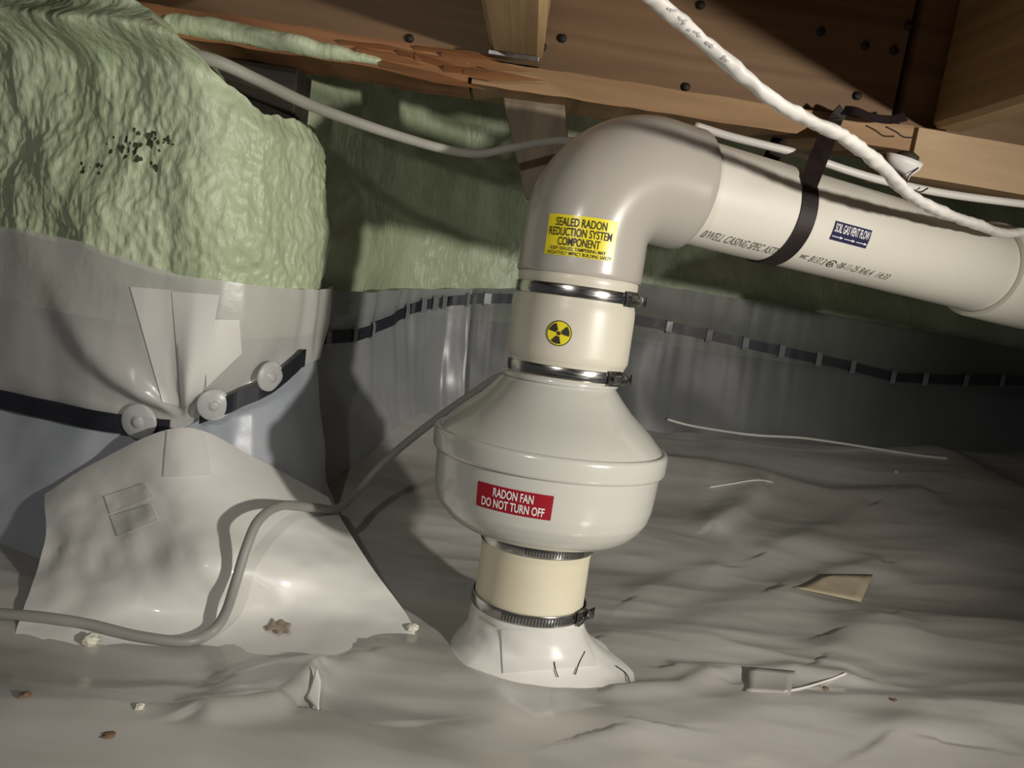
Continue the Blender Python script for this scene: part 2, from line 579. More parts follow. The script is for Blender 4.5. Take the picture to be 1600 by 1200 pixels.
# ------------------------------------------------------------------ film over the near wall stub
hA = PIL.hit(285, 664, .03)                      # gathered corner
UA, ZA = hA[0], hA[1]
def zs_from(path, pts, off):
    h = [path.hit(*p, off) for p in pts]
    h = [q for q in h if q]
    h.sort(key=lambda q: q[0])
    return np.array([q[0] for q in h]), np.array([q[1] for q in h])
topU, topZ = zs_from(PIL, [(0, 352), (140, 378), (280, 428), (370, 440), (450, 450)], .03)
batU, batZ = zs_from(PIL, [(5, 622), (130, 648), (262, 672), (312, 648), (380, 612), (455, 556)], .03)
us = np.linspace(.5, PIL.L, 420)
def pz(U, T):
    zt = np.interp(U, topU, topZ) + .004 * noise(U * 30, 0 * U, 3.0)
    return zt * T + (-.02) * (1 - T)
def poff(U, Z, T=None):
    zt = np.interp(U, topU, topZ)
    zb = np.interp(U, batU, batZ)
    du, dz = U - UA, Z - ZA
    rho = np.sqrt(du * du + dz * dz) + 1e-4
    phi = np.arctan2(du, dz)
    up = sstep(-.01, .03, dz)
    o = .040 + .008 * fbm(U * 9, Z * 6, 5.5, 2)
    ple = .5 + .5 * np.sin(phi * 7.0 + 1.4 * noise(phi * 2.0, rho * 6, 1.0) + .8)
    o = o + up * (ple ** 2) * .015 * np.minimum(rho / .05, 1) * np.exp(-(rho / .20) ** 2)
    o = o - .014 * np.exp(-(rho / .05) ** 2)
    # vertical gathers near the free edge of the right face
    o = o + .004 * np.sin(U * 190 + 2 * noise(U * 8, Z * 3, 1.1)) * sstep(UA + .09, UA + .14, U) * sstep(.25, .33, Z)
    o = o - .008 * np.exp(-((Z - zb) / .034) ** 2)
    dn = np.clip((zb - Z) / np.maximum(zb, .05), 0, 1.3)
    o = o + .06 * dn ** 1.6 + dn * .016 * fbm(U * 12, Z * 9, 8.2, 2)
    o = np.where(Z > zt - .012, np.maximum(o, .040), o)
    return o
def pz_hi(U, T):
    zb = np.interp(U, batU, batZ) - .008
    return zb + (pz(U, 1 + 0 * T) - zb) * T
def pz_lo(U, T):
    zb = np.interp(U, batU, batZ) + .006
    return -.02 + (zb + .02) * T
film1 = wall_surface('plastic_sheet', PIL, us, (pz_hi, 120), poff, SHEETH)
tag(film1, 'hazy plastic sheet gathered over the near wall below green foam', 'plastic sheet')
film0 = wall_surface('plastic_sheet', PIL, us, (pz_lo, 70), lambda U, Z, T: poff(U, Z) - .004, SHEETL)
tag(film0, 'bluish grey plastic sheet hanging below the black strip on the near wall', 'plastic sheet')

def pil_pt(u, z, lift=.003):
    o = float(poff(np.array([u]), np.array([z]))[0]) + lift
    q = PIL.pos(np.array([u]))[0]
    n = PIL.nrm(np.array([u]))[0]
    return Vector((q[0] + n[0] * o, q[1] + n[1] * o, z)), Vector((n[0], n[1], 0))

def strip_on(pt, U, Z, hw, name, mt, thick=.0025, parent=None):
    """flat strip following a wall: closed ribbon with thickness"""
    vs = []
    ncs = len(U)
    ctr = [pt(u, z) for u, z in zip(U, Z)]
    for (c, n) in ctr:
        up = Vector((0, 0, 1))
        vs += [c + up * hw, c + up * hw + n * thick, c - up * hw + n * thick, c - up * hw]
    fs = gridfaces(4, ncs, True) + [(3, 2, 1, 0), tuple(4 * (ncs - 1) + i for i in range(4))]
    return mesh(name, vs, fs, mt, parent, False, ctr[0][0] if parent is None else None)

def washer(parent, c, n, r, mt, name='washer', flatz=1.0):
    """domed clear fastener disc with a raised centre pin"""
    org = parent.location
    tx = Vector((0, 0, 1)).cross(n).normalized()
    up = n.cross(tx)
    prof = [(1.0, 0), (1.0, .0018), (.9, .0032), (.45, .0045), (.3, .0049), (.27, .0060), (.1, .0064)]
    vs, k = [], 28
    for rr, h in prof:
        for j in range(k):
            a = 2 * pi * j / k
            vs.append(c + tx * r * rr * cos(a) + up * r * rr * sin(a) * flatz + n * h - org)
    fs = gridfaces(k, len(prof), True) + [tuple(range(len(vs) - k, len(vs)))]
    return mesh(name, vs, fs, mt, parent)

U1 = np.linspace(PIL.hit(-30, 614, .03)[0], PIL.hit(263, 672, .03)[0], 50)
Z1 = np.interp(U1, batU, batZ)
b1 = strip_on(lambda u, z: pil_pt(u, z, .0045), U1, Z1, .0115, 'fastening_strip', BATT)
tag(b1, 'black strip on the near wall sheet running out of the left edge', 'strip', 'black fastening strips')
h = PIL.hit(210, 660, .045)
c, n = pil_pt(h[0], h[1] - .001, .0080)
washer(b1, c, n, .0215, WASH)
U2 = np.linspace(PIL.hit(312, 648, .03)[0], PIL.hit(459, 552, .03)[0], 40)
Z2 = np.interp(U2, batU, batZ)
b2 = strip_on(lambda u, z: pil_pt(u, z, .0055), U2, Z2, .0115, 'fastening_strip', BATT)
tag(b2, 'black strip climbing right from the gathered corner, with two clear washers', 'strip', 'black fastening strips')
for px, py in ((335, 635), (420, 588)):
    h = PIL.hit(px, py, .045)
    c, n = pil_pt(h[0], h[1], .0100)
    washer(b2, c, n, .0195, WASH)

# ------------------------------------------------------------------ film over the back walls
topU2, topZ2 = zs_from(BACK, [(470, 450), (560, 455), (680, 452), (800, 452), (1000, 440), (1200, 474), (1400, 508), (1600, 545)], .03)
batU2, batZ2 = zs_from(BACK, [(478, 531), (560, 524), (620, 498), (665, 478), (760, 467), (800, 467), (990, 498), (1210, 546), (1330, 572), (1400, 590), (1480, 594), (1600, 596)], .04)
us = np.linspace(.0, BACK.L - .1, 520)
def bz(U, T):
    zt = np.interp(U, topU2, topZ2) + .004 * noise(U * 22, 0 * U, 9.0)
    return zt * T + (.0) * (1 - T)
UCG = BACK.hit(742, 470, .04)[0]
def bof(U, Z, T=None):
    zb = np.interp(U, batU2, batZ2)
    o = .035 + .012 * fbm(U * 5, Z * 3, 2.5, 2)
    lf = 1 - .8 * sstep(UCG - .1, UCG + .25, U)
    o = o + lf * (.0045 * np.abs(noise(U * 34, Z * 3, 4.4)) * 2 + .0035 * noise(U * 60, Z * 4, 1.4)) * (.35 + .65 * sstep(.15, .3, Z))
    o = o - .004 * np.exp(-((Z - zb) / .03) ** 2)
    dn = np.clip((zb - Z) / .25, 0, 1.3)
    return o + .05 * dn ** 1.5 + dn * (.010 + .016 * lf) * fbm(U * 6 + Z * 4, Z * 5 - U * 2, 3.2, 2)
UC = BACK.hit(742, 470, .04)[0]
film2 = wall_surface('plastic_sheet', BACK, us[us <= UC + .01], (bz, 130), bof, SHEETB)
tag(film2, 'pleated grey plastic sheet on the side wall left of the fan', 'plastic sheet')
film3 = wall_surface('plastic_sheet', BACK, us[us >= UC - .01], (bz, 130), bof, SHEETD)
tag(film3, 'smooth plastic sheet toned dark for shade on the back wall right of the fan', 'plastic sheet')
def back_pt(u, z, lift=.003):
    o = float(bof(np.array([u]), np.array([z]))[0]) + lift
    q = BACK.pos(np.array([u]))[0]
    n = BACK.nrm(np.array([u]))[0]
    return Vector((q[0] + n[0] * o, q[1] + n[1] * o, z)), Vector((n[0], n[1], 0))
def back_strip(pa, pb, clips, label):
    u0, u1 = BACK.hit(*pa, .04)[0], BACK.hit(*pb, .04)[0]
    U = np.linspace(u0, u1, 60)
    o = strip_on(lambda u, z: back_pt(u, z, .0035), U, np.interp(U, batU2, batZ2), .0095, 'fastening_strip', BATT)
    tag(o, label, 'strip', 'black fastening strips')
    for px, wd in clips:
        zz = [BACK.hit(px, yy, .04) for yy in (470, 500, 530, 560, 590)]
        u = zz[2][0]
        z = float(np.interp(u, batU2, batZ2))
        uu = [u - wd / 2, u + wd / 2]
        vs = []
        for k in uu:
            for dz, l in ((-.014, .005), (-.010, .0078), (.010, .0078), (.014, .005)):
                c, n = back_pt(k, z + dz, l)
                vs.append(c - o.location)
        mesh('film_tab', vs, [(0, 4, 5, 1), (1, 5, 6, 2), (2, 6, 7, 3)], CLIPM, o, False)
    return o
back_strip((478, 531), (800, 467), [(515, .012), (553, .012), (579, .012), (634, .016), (659, .014), (676, .014), (690, .012), (725, .010), (754, .014)],
           'black strip with film tabs left of the fan on the far wall')
back_strip((985, 497), (1640, 598), [(1042, .012), (1108, .012), (1167, .013), (1227, .012), (1288, .012), (1344, .011), (1410, .012), (1462, .012), (1527, .012), (1585, .012)],
           'black strip with evenly spaced tabs right of the fan')

# bright sheet draped from the gathered corner to the floor
def patch(rows, nu=70, nv=70, wr=.0, seed=0.0, base=None):
    G = [[p if isinstance(p, Vector) else at(*p) for p in r] for r in rows]
    cols = [crom(r, 12) for r in G]
    m = len(cols[0])
    lines = [crom([cols[i][j] for i in range(len(cols))], 14) for j in range(m)]
    nv_ = len(lines[0])
    V = np.array([[tuple(lines[j][i]) for j in range(m)] for i in range(nv_)])
    return V
def fp(px, py, l=.004): return on_ground(px, py, l)
rows = [[(70, 772, .905), (150, 722, .905), (285, 668, .893), (400, 716, .955), (512, 776, 1.02)],
        [(72, 830, .86), (172, 802, .862), (300, 780, .852), (425, 800, .895), (548, 835, .96)],
        [(60, 892, .815), (190, 890, .80), (322, 882, .79), (455, 882, .845), (585, 892, .905)],
        [fp(36, 962, .006), fp(170, 985, .006), fp(335, 978, .006), fp(490, 972, .006), fp(640, 974, .004)],
        [fp(10, 1030, -.010), fp(160, 1060, -.010), fp(345, 1050, -.010), fp(500, 1030, -.010), fp(655, 1010, -.008)]]
V = patch(rows)
x, y, z = V[..., 0], V[..., 1], V[..., 2]
wr = .006 * fbm(x * 14 + 3, z * 16 + y * 9, 2.2, 3) + .004 * (1 - 2 * np.abs(noise(x * 22 + z * 20, y * 18, 3.1)))
k = np.linspace(0, 1, V.shape[0])[:, None]
ful = np.sin(pi * np.clip(k * 1.05, 0, 1)) ** .6
V[..., 1] -= wr * ful
V[..., 2] += wr * .6 * ful
drape = mesh('plastic_sheet', V.reshape(-1, 3), gridfaces(V.shape[1], V.shape[0]), SHEETW, None, True, tuple(V[-1, V.shape[1] // 2]))
tag(drape, 'bright white sheet draped from the near wall corner onto the floor', 'plastic sheet')
drape_pt = caster(drape)
surf_pt = caster(drape, fl)
def tape_on(px, fn, label, mt=TAPE, lift=.0018, name='tape_patch', n=14):
    """tape quad given by four pixel corners (clockwise from upper left), following the sheet underneath"""
    vs = []
    a, b, c, d = [Vector((*p, 0)) for p in px]
    for i in range(n + 1):
        for j in range(n + 1):
            u, v = j / n, i / n
            q = (a * (1 - u) + b * u) * (1 - v) + (d * (1 - u) + c * u) * v
            p = fn(q.x, q.y)
            vs.append(p + (CAM - p).normalized() * lift)
    m = n + 1
    base = [v + (v - CAM).normalized() * .001 for v in vs]
    fs = [tuple(reversed(f)) for f in gridfaces(m, m)]
    rim = list(range(m)) + [r * m + n for r in range(1, m)] + [n * m + q for q in range(n - 1, -1, -1)] + [r * m for r in range(n - 1, 0, -1)]
    N0 = len(vs)
    vs2 = vs + base
    for i in range(len(rim)):
        p, q = rim[i], rim[(i + 1) % len(rim)]
        fs.append((p, q, N0 + q, N0 + p))
    fs += [tuple(N0 + k for k in f) for f in gridfaces(m, m)]
    o = mesh(name, vs2, fs, mt, None, True, vs[0])
    edge_sharp(o, 50)
    tag(o, label, 'tape')
    return o
pilp = caster(film1)
tape_on([(203, 448), (267, 453), (281, 636), (254, 628)], pilp, 'glossy tape strip left of the two stepped pieces above the gather')
tape_on([(268, 455), (343, 461), (316, 618), (284, 640)], pilp, 'tall white tape piece in the middle above the gathered corner', lift=.0022)
tape_on([(322, 499), (374, 500), (378, 552), (322, 606)], pilp, 'short stepped tape piece right of the tall white one', lift=.0016)
tape_on([(163, 775), (225, 755), (240, 775), (172, 803)], drape_pt, 'upper short tape flap on the draped white sheet')
tape_on([(172, 806), (236, 788), (246, 812), (184, 838)], drape_pt, 'lower short tape flap on the draped white sheet')
tape_on([(262, 662), (316, 655), (330, 742), (255, 745)], drape_pt, 'white tape patch holding the draped sheet at the wall corner', lift=.002)

# ------------------------------------------------------------------ timber overhead
def boardx(name, A, B, y_th, z0, z1, mt, parent=None, nseg=40, wav=.0, jag=0.0):
    """board running from plan point A to B (front face), thickness y_th backwards, z0..z1; slightly uneven edges"""
    A, B = Vector(A), Vector(B)
    t = (B - A).normalized()
    nb = Vector((-t.y, t.x))
    vs = []
    for i in range(nseg + 1):
        p = A.lerp(B, i / nseg)
        e = wav * float(noise(i * .31, z0 * 50, 1.5)) + (jag * random.uniform(-1, 1) if jag else 0)
        e2 = wav * float(noise(i * .27, z1 * 50, 6.5))
        q = p + nb * y_th
        vs += [(p.x, p.y, z0 + e), (q.x, q.y, z0 + e), (q.x, q.y, z1 + e2), (p.x, p.y, z1 + e2)]
    fs = gridfaces(4, nseg + 1, True) + [(3, 2, 1, 0), tuple(4 * nseg + k for k in range(4))]
    fs = [tuple(reversed(f)) for f in fs]
    o = mesh(name, vs, fs, mt, parent, False, vs[0] if parent is None else None)
    return o

BA, BJ, BB = (-.52, .985), (.42, 1.022), (1.7, 1.15)
def beam_xy(x):
    if x < BJ[0]:
        t = (x - BA[0]) / (BJ[0] - BA[0]); return BA[1] + t * (BJ[1] - BA[1])
    t = (x - BJ[0]) / (BB[0] - BJ[0]); return BJ[1] + t * (BB[1] - BJ[1])
beam1 = boardx('main_beam', (BA[0], BA[1] + .018), (BJ[0] - .004, BJ[1] + .018), .075, .667, .90, BEAM)
tag(beam1, 'dark brown floor beam with nail heads above the elbow', 'beam', 'floor beams')
beam2 = boardx('main_beam', (BJ[0] + .006, BJ[1] + .014), (BB[0], BB[1] + .014), .075, .667, .90, BEAM)
tag(beam2, 'brown floor beam right of the dark board joint', 'beam', 'floor beams')
plate = boardx('beam_plate', (-.10, beam_xy(-.10)), (BJ[0] + .02, beam_xy(BJ[0] + .02)), .11, .636, .665, PLATE, None, 60, .002)
tag(plate, 'light wooden plate under the brown beam above the vent pipe', 'board')
plate2 = boardx('beam_plate', (BJ[0] + .024, BJ[1] - .002), (BB[0], BB[1]), .11, .606, .664, PALE, None, 60, .002)
tag(plate2, 'light wooden plate at the far right behind the white cable', 'board')
plate3 = boardx('beam_plate', (BA[0], BA[1] - .012), (-.104, beam_xy(-.104) - .010), .11, .635, .668, SPLN, None, 40, .003)
tag(plate3, 'split raw reddish wooden plate left of the pale joist', 'board')
for i in range(9):
    x0 = -.25 + i * .018 + random.uniform(-.01, .01)
    ln = random.uniform(.06, .14)
    z0 = .652 + random.uniform(-.012, .016)
    y0 = beam_xy(x0) - .012
    A = Vector((x0, y0, z0)) - Vector(plate3.location)
    tip = A + Vector((ln, .004, random.uniform(-.012, .004)))
    hgt = random.uniform(.003, .007)
    vs = [A + Vector((0, .004, -hgt)), A + Vector((0, .004, hgt)), A + Vector((0, -.006, 0)), tip,
          (A + tip) / 2 + Vector((0, -.007, hgt * .6)), (A + tip) / 2 + Vector((0, .004, -hgt)), (A + tip) / 2 + Vector((0, .004, hgt))]
    fs = [(0, 2, 1), (2, 4, 6, 1), (0, 5, 4, 2), (4, 3, 6), (5, 3, 4)]
    mesh('splinter', vs, fs, SPLN, plate3, False)
# added dark block that paints the shaded gap between foam stub and plate
pb_, pe_ = at(330, 130, 1.06), at(462, 170, 1.06)
vs, fs = box_verts((pb_.x, 1.055, .57), (pe_.x, 1.12, .634))
bb = mesh('gap_shade_block', vs, fs, DARKW, None, False, (pb_.x, 1.06, .57))
bevel(bb, .002)
tag(bb, 'added dark block painting the shaded gap between foam and plate', 'block')
# foam over the left end of the plate
ptsf = [(-.46, beam_xy(-.46) - .006, .650), (-.38, beam_xy(-.38) - .010, .650), (-.31, beam_xy(-.31) - .010, .648), (-.25, beam_xy(-.25) - .010, .645), (-.19, beam_xy(-.19) - .004, .642)]
fo = tube('foam_bead', ptsf, .0125, FOAM, None, 20, 24, 1.0, lambda t, r: r * (1 - .75 * t ** 3))
for v_ in fo.data.vertices:
    q_ = v_.co
    v_.co = q_ + Vector((0, -1, .3)) * .010 * float(fbm(q_.x * 26, q_.z * 40, q_.y * 40, 2))
tag(fo, 'green foam bead smeared along the left end of the plate', 'foam')
# nails
def nail(px, py, par):
    d = ray(px, py)
    for it in range(6):
        Y = 1.02 if it == 0 else beam_xy(p.x) + .016
        p = at(px, py, Y)
    vs, k = [], 10
    r = .0052
    for h, rr in ((.004, .9), (-.001, 1.0), (-.003, .75)):
        for j in range(k):
            a = 2 * pi * j / k
            vs.append(p + Vector((rr * r * cos(a), h, rr * r * sin(a))) - par.location)
    mesh('nail_head', vs, gridfaces(k, 3, True) + [tuple(range(2 * k, 3 * k))], NAIL, par)
for q in ((1095, 8), (1283, 50), (1072, 136), (879, 60), (1352, 72), (640, 60), (848, 74), (1340, 150)): nail(*q, beam1)
for q in ((1397, 79), (1420, 40)): nail(*q, beam2)
# joists towards the camera
def joist(name, xc, wd, y0, y1, z0, z1, mt, label):
    vs, ns = [], 30
    for i in range(ns + 1):
        y = y0 + (y1 - y0) * i / ns
        e = .0025 * float(noise(i * .4, xc * 9, 2.0))
        c = .006
        vs += [(xc - wd / 2 + c, y, z0 + e), (xc + wd / 2 - c, y, z0 + e), (xc + wd / 2, y, z0 + c + e), (xc + wd / 2, y, z1), (xc - wd / 2, y, z1), (xc - wd / 2, y, z0 + c + e)]
    fs = gridfaces(6, ns + 1, True) + [(5, 4, 3, 2, 1, 0), tuple(6 * ns + k for k in range(6))]
    o = mesh(name, vs, fs, mt, None, False, (xc, y0, z0))
    tag(o, label, 'joist', 'floor joists')
    return o
joist('floor_joist', at(800, 128, .98).x, .062, 1.0, -.7, .672, .90, JOIST, 'pale joist end resting on the plate above the elbow')
joist('floor_joist', at(1440, 240, 1.03).x + .022, .040, 1.022, -.7, .666, .90, JOISTB, 'brown joist overhead at the right edge')
joist('floor_joist', -.44, .040, .99, -.7, .69, .90, JOISTB, 'joist end buried in green foam at upper left')
# grey shim under the pale joist
p = at(795, 143, .98)
vs, fs = box_verts((p.x - .030, p.y - .006, .6655), (p.x + .030, p.y + .08, .6715))
sh = mesh('metal_shim', vs, fs, DSTEEL, None, False, (p.x, p.y, .6655))
bevel(sh, .001)
tag(sh, 'thin grey metal shim between pale joist and plate', 'shim')
# subfloor
vs, fs = box_verts((-2, -1, .90), (2.6, 2.3, .92))
ce = mesh('ceiling', vs, fs, SUBF, None, False)
tag(ce, kind='structure')
# post behind the elbow
TL, TR, BL_, BR_ = at(783, 158, 1.06), at(880, 175, 1.06), at(822, 310, 1.06), at(900, 320, 1.06)
TL.z = TR.z = .639
vs = [q + Vector((0, dy, 0)) for dy in (0, .04) for q in (TL, TR, BR_, BL_)]
fs = [(0, 3, 2, 1), (4, 5, 6, 7), (0, 1, 5, 4), (1, 2, 6, 5), (2, 3, 7, 6), (3, 0, 4, 7)]
po = mesh('wood_block', vs, fs, POSTM, None, False, TL)
bevel(po, .002)
tag(po, 'weathered wooden block hanging under the beam behind the elbow', 'block')
# torn white paper cup where the board joint meets the plate
c = at(1412, 253, 1.004)
vs, k = [], 16
for h, rr, dy in ((0.004, .022, 0), (-.003, .019, 0), (-.010, .012, .003), (-.016, .004, .007)):
    for j in range(k + 1):
        a = pi + pi * j / k
        vs.append((c.x + rr * cos(a) + (.008 if h < -.01 else 0), c.y + dy + rr * .55 * sin(a), c.z + h - .004 * cos(a)))
fs = gridfaces(k + 1, 4)
cup = mesh('paper_scrap', vs, fs, INKW, None, True, (c.x, c.y, c.z))
cup.modifiers.new('thickness', 'SOLIDIFY').thickness = .0012
tag(cup, 'curled white paper scrap hanging at the beam joint', 'paper')
vs, fs = [], []
for i, (h, s) in enumerate(((0, 1.0), (.008, .95), (.012, .55))):
    for j in range(12):
        a = 2 * pi * j / 12
        vs.append((c.x + .004 + .015 * s * cos(a) * random.uniform(.85, 1.1), c.y + .004 + .010 * s * sin(a), c.z + .001 + h))
fs = gridfaces(12, 3, True) + [tuple(range(24, 36)), tuple(range(11, -1, -1))]
kn = mesh('hole_shade_plug', [Vector(v) - c for v in vs], fs, DARKW, cup)  # dark plug in place of the hole's shaded inside
tag(kn, 'dark brown plug painting the shaded hole')
for pts, lab in (([(1384, 198), (1400, 206), (1412, 214), (1430, 215)], 'thin brown wire curling above the paper scrap'),
                 ([(1435, 262), (1420, 275), (1418, 290), (1436, 300), (1450, 294)], 'thin brown wire dangling below the paper scrap')):
    tag(tube('thin_wire', [at(*q, .995) for q in pts], .0009, NAIL, None, 6, 6), lab, 'wire')

# ------------------------------------------------------------------ the vent stack
A = at(829, 955, .842)
B = at(905, 425, .868)
AX = (B - A).normalized()
toc = (Vector((CAM.x, CAM.y, 0)) - Vector((A.x, A.y, 0))).normalized()
fy = -(toc - AX * toc.dot(AX)).normalized()          # local +Y points away from the camera
fx = fy.cross(AX).normalized()
def stack_m(s, dx=0.0, tilt=0.0):
    m = Matrix((fx, fy, AX)).transposed().to_4x4()
    m.translation = A + AX * s + fx * dx
    return m @ Matrix.Rotation(tilt, 4, 'Y')

def cyl_map(r, th0, z0, lift):
    """flat (u,v) metres -> local point on an upright cylinder; angle 0 faces the camera"""
    rf = r if callable(r) else (lambda z: r)
    def f(u, v):
        z = z0 + v
        rr = rf(z)
        a = th0 + u / rf(z0)
        return Vector(((rr + lift) * sin(a), -(rr + lift) * cos(a), z))
    return f

def label_patch(name, w_, h_, mp, mt, parent, n=24, thick=.0007, shape=None):
    vs = []
    nv = max(2, int(n * h_ / w_)) + 1
    for i in range(nv):
        for j in range(n + 1):
            vs.append(mp(-w_ / 2 + w_ * j / n, -h_ / 2 + h_ * i / (nv - 1)))
    return mesh(name, vs, gridfaces(n + 1, nv), mt, parent)

def disc_patch(name, polys, mp, mt, parent):
    """polys: list of 2-D polygons (each convex)"""
    vs, fs = [], []
    for P in polys:
        b = len(vs)
        cx = sum(p[0] for p in P) / len(P); cy = sum(p[1] for p in P) / len(P)
        vs.append(mp(cx, cy))
        vs += [mp(*p) for p in P]
        k = len(P)
        fs += [(b, b + 1 + i, b + 1 + (i + 1) % k) for i in range(k)]
    return mesh(name, vs, fs, mt, parent)

def text(parent, s, w_, h_, u, v, mp, mt, bold=.0, shear=0.0, name='lettering'):
    cu_ = bpy.data.curves.new('t', 'FONT')
    cu_.body = s
    cu_.size = 1
    cu_.offset = bold
    cu_.shear = shear
    cu_.resolution_u = 3
    ob = bpy.data.objects.new('t', cu_)
    COL.objects.link(ob)
    dg = bpy.context.evaluated_depsgraph_get()
    me = bpy.data.meshes.new_from_object(ob.evaluated_get(dg))
    bpy.data.objects.remove(ob)
    co = [vv.co.copy() for vv in me.vertices]
    x0, x1 = min(c.x for c in co), max(c.x for c in co)
    caph = .70
    vs = []
    for c in co:
        vs.append(mp(u + ((c.x - x0) / (x1 - x0) - .5) * w_, v + (c.y / caph - .5) * h_))
    fs = [tuple(p.vertices) for p in me.polygons]
    bpy.data.meshes.remove(me)
    return mesh(name, vs, fs, mt, parent)

def clamp(parent, r, z, th_screw, slots, h=.0125, name='hose_clamp', headside=1):
    prof = [(r, z - h / 2), (r + .0012, z - h / 2 + .0004), (r + .0016, z - h / 2 + .0015), (r + .0016, z + h / 2 - .0015), (r + .0012, z + h / 2 - .0004), (r, z + h / 2)]
    vs, fs = revolve(prof, 96)
    band = mesh(name, vs, fs, STEEL, parent)
    edge_sharp(band, 40)
    def loc(a, rr, zz): return Vector((rr * sin(a), -rr * cos(a), zz))
    # slots
    vs, fs = [], []
    for a in slots:
        b = len(vs)
        da, sl = .010, .018
        for (o1, zz) in ((-da, -h * .30), (da, -h * .30), (da, h * .30), (-da, h * .30)):
            vs.append(loc(a + o1 + sl * zz / h, r + .00185, z + zz))
        fs.append((b, b + 1, b + 2, b + 3))
    if vs:
        sl_ = mesh('band_slots', vs, fs, SLOT, band, False)
        tag(sl_, 'row of worm slots', kind='stuff')
    # screw housing: saddle over the band
    t = Vector((cos(th_screw), sin(th_screw), 0))
    nr = Vector((sin(th_screw), -cos(th_screw), 0))
    up = Vector((0, 0, 1))
    c = nr * (r + .0015) + up * z
    vs, k = [], 12
    for tt in (-.0085, .0055):
        for j in range(k + 1):
            a = pi * j / k
            vs.append(c + t * tt + up * (.0072 * cos(a)) + nr * (.0075 * sin(a)))
    fs = gridfaces(k + 1, 2) + [tuple(range(k + 1)), tuple(range(2 * k + 1, k, -1))]
    hs = mesh('screw_housing', vs, fs, STEEL, band, True)
    edge_sharp(hs, 40)
    vs = []
    for dz in (-.0078, .0078):
        for tt in (-.011, .008):
            vs += [c + t * tt + up * dz + nr * .0, c + t * tt + up * dz + nr * .0032]
    fs = [(0, 1, 3, 2), (4, 6, 7, 5), (0, 4, 5, 1), (2, 3, 7, 6), (1, 5, 7, 3)]
    mesh('housing_base', vs, fs, DSTEEL, band, False)
    # screw with slotted hex head, along the tangent
    d = t * headside
    c2 = c + nr * .0050
    vs = []
    ring = ((-.012, .0030), (.0065, .0030), (.0066, .0056), (.0068, .0060), (.0105, .0060), (.0112, .0054), (.0112, .0032), (.0104, .0030))
    k = 18
    for tt, rr in ring:
        for j in range(k):
            a = 2 * pi * j / k
            vs.append(c2 + d * tt + up * rr * cos(a) + nr * rr * sin(a))
    fs = gridfaces(k, len(ring), True) + [tuple(range(len(vs) - k, len(vs)))]
    sc = mesh('clamp_screw', vs, fs, DSTEEL, band)
    edge_sharp(sc, 40)
    vs = [c2 + d * .0113 + up * x + nr * y for x, y in ((-.0032, -.0005), (.0032, -.0005), (.0032, .0005), (-.0032, .0005))]
    mesh('screw_slot', vs, [(0, 1, 2, 3)], SLOT, band, False)
    # free band tail beyond the housing
    vs = []
    for i in range(8):
        a = th_screw + (.10 + .035 * i)
        rr = r + .003 + .0012 * i
        vs += [loc(a, rr, z - h * .42), loc(a, rr, z + h * .42)]
    fs = [(2 * i, 2 * i + 2, 2 * i + 3, 2 * i + 1) for i in range(7)]
    tl = mesh('band_tail', vs, fs, STEEL, band, True)
    tl.modifiers.new('thickness', 'SOLIDIFY').thickness = .0006
    return band

D = radians
# lower coupling -------------------------------------------------------------
low = empty('rubber_coupling', matrix=stack_m(.001, -.004))
tag(low, 'yellowed rubber coupling below the fan with two hose clamps', 'pipe coupling', 'rubber couplings')
vs, fs = revolve([(.056, -.004), (.0618, -.004), (.0628, -.003), (.0628, .006), (.0612, .010), (.0608, .028), (.0606, .070), (.0610, .074), (.0622, .078), (.0622, .098), (.0615, .100), (.056, .100)], 72)
mesh('sleeve', vs, fs, RUBL, low)
clamp(low, .0630, .0125, D(66), [D(-22) + i * D(3.1) for i in range(24)], name='hose_clamp')
clamp(low, .0622, .0855, D(130), [D(-8) + i * D(2.9) for i in range(22)], name='hose_clamp')

# fan ------------------------------------------------------------------------
fan = empty('radon_fan', matrix=stack_m(.084, -.005))
tag(fan, 'white domed radon fan housing with a red label in mid stack', 'fan')
def bowl_r(z):
    return float(np.interp(z, [.010, .015, .021, .030, .040, .052, .070, .098], [.076, .092, .102, .1105, .1165, .1195, .1212, .1225]))
prof = [(.0585, -.010), (.0585, .010), (.066, .010)] + [(bowl_r(z), z) for z in np.linspace(.010, .098, 30)]
vs, fs = revolve(prof, 112)
bw = mesh('lower_bowl', vs, fs, FANM, fan)
fz0 = .092
vs, fs = revolve([(.1215, fz0 - .001), (.1255, fz0), (.1268, fz0 + .0015), (.1273, fz0 + .004), (.1277, fz0 + .018), (.1271, fz0 + .0215), (.1255, fz0 + .0235), (.1232, fz0 + .0238), (.1218, fz0 + .0226), (.119, fz0 + .0222)], 112)
mesh('rim_band', vs, fs, FANM, fan)
# six small lugs on the rim
pr = [(.1218, .1140), (.1190, .1185), (.1130, .1250), (.1058, .1325), (.0955, .1415), (.0830, .1520), (.0720, .1640), (.0650, .1725), (.0618, .1762), (.0612, .1780)]
vs, fs = revolve(pr, 112)
mesh('upper_cone', vs, fs, FANM, fan)
vs, fs = revolve([(.0600, .1770), (.0632, .1772), (.0640, .1784), (.0640, .1812), (.0632, .1824), (.0590, .1826), (.0585, .20)], 96)
mesh('neck_collar', vs, fs, FANM, fan)
mp = lambda u, v: cyl_map(lambda z: bowl_r(z), D(-12.6), .0655, .0009)(u, v)
lab = label_patch('warning_label', .0775, .0245, mp, RED, fan, 26)
tag(lab, 'dark red label with white lettering')
mpt = cyl_map(lambda z: bowl_r(z), D(-12.6), .0655, .0014)
text(lab, 'RADON FAN', .0405, .0084, .0, .0056, mpt, INKW, .018)
text(lab, 'DO NOT TURN OFF', .0640, .0084, .0, -.0054, mpt, INKW, .018)

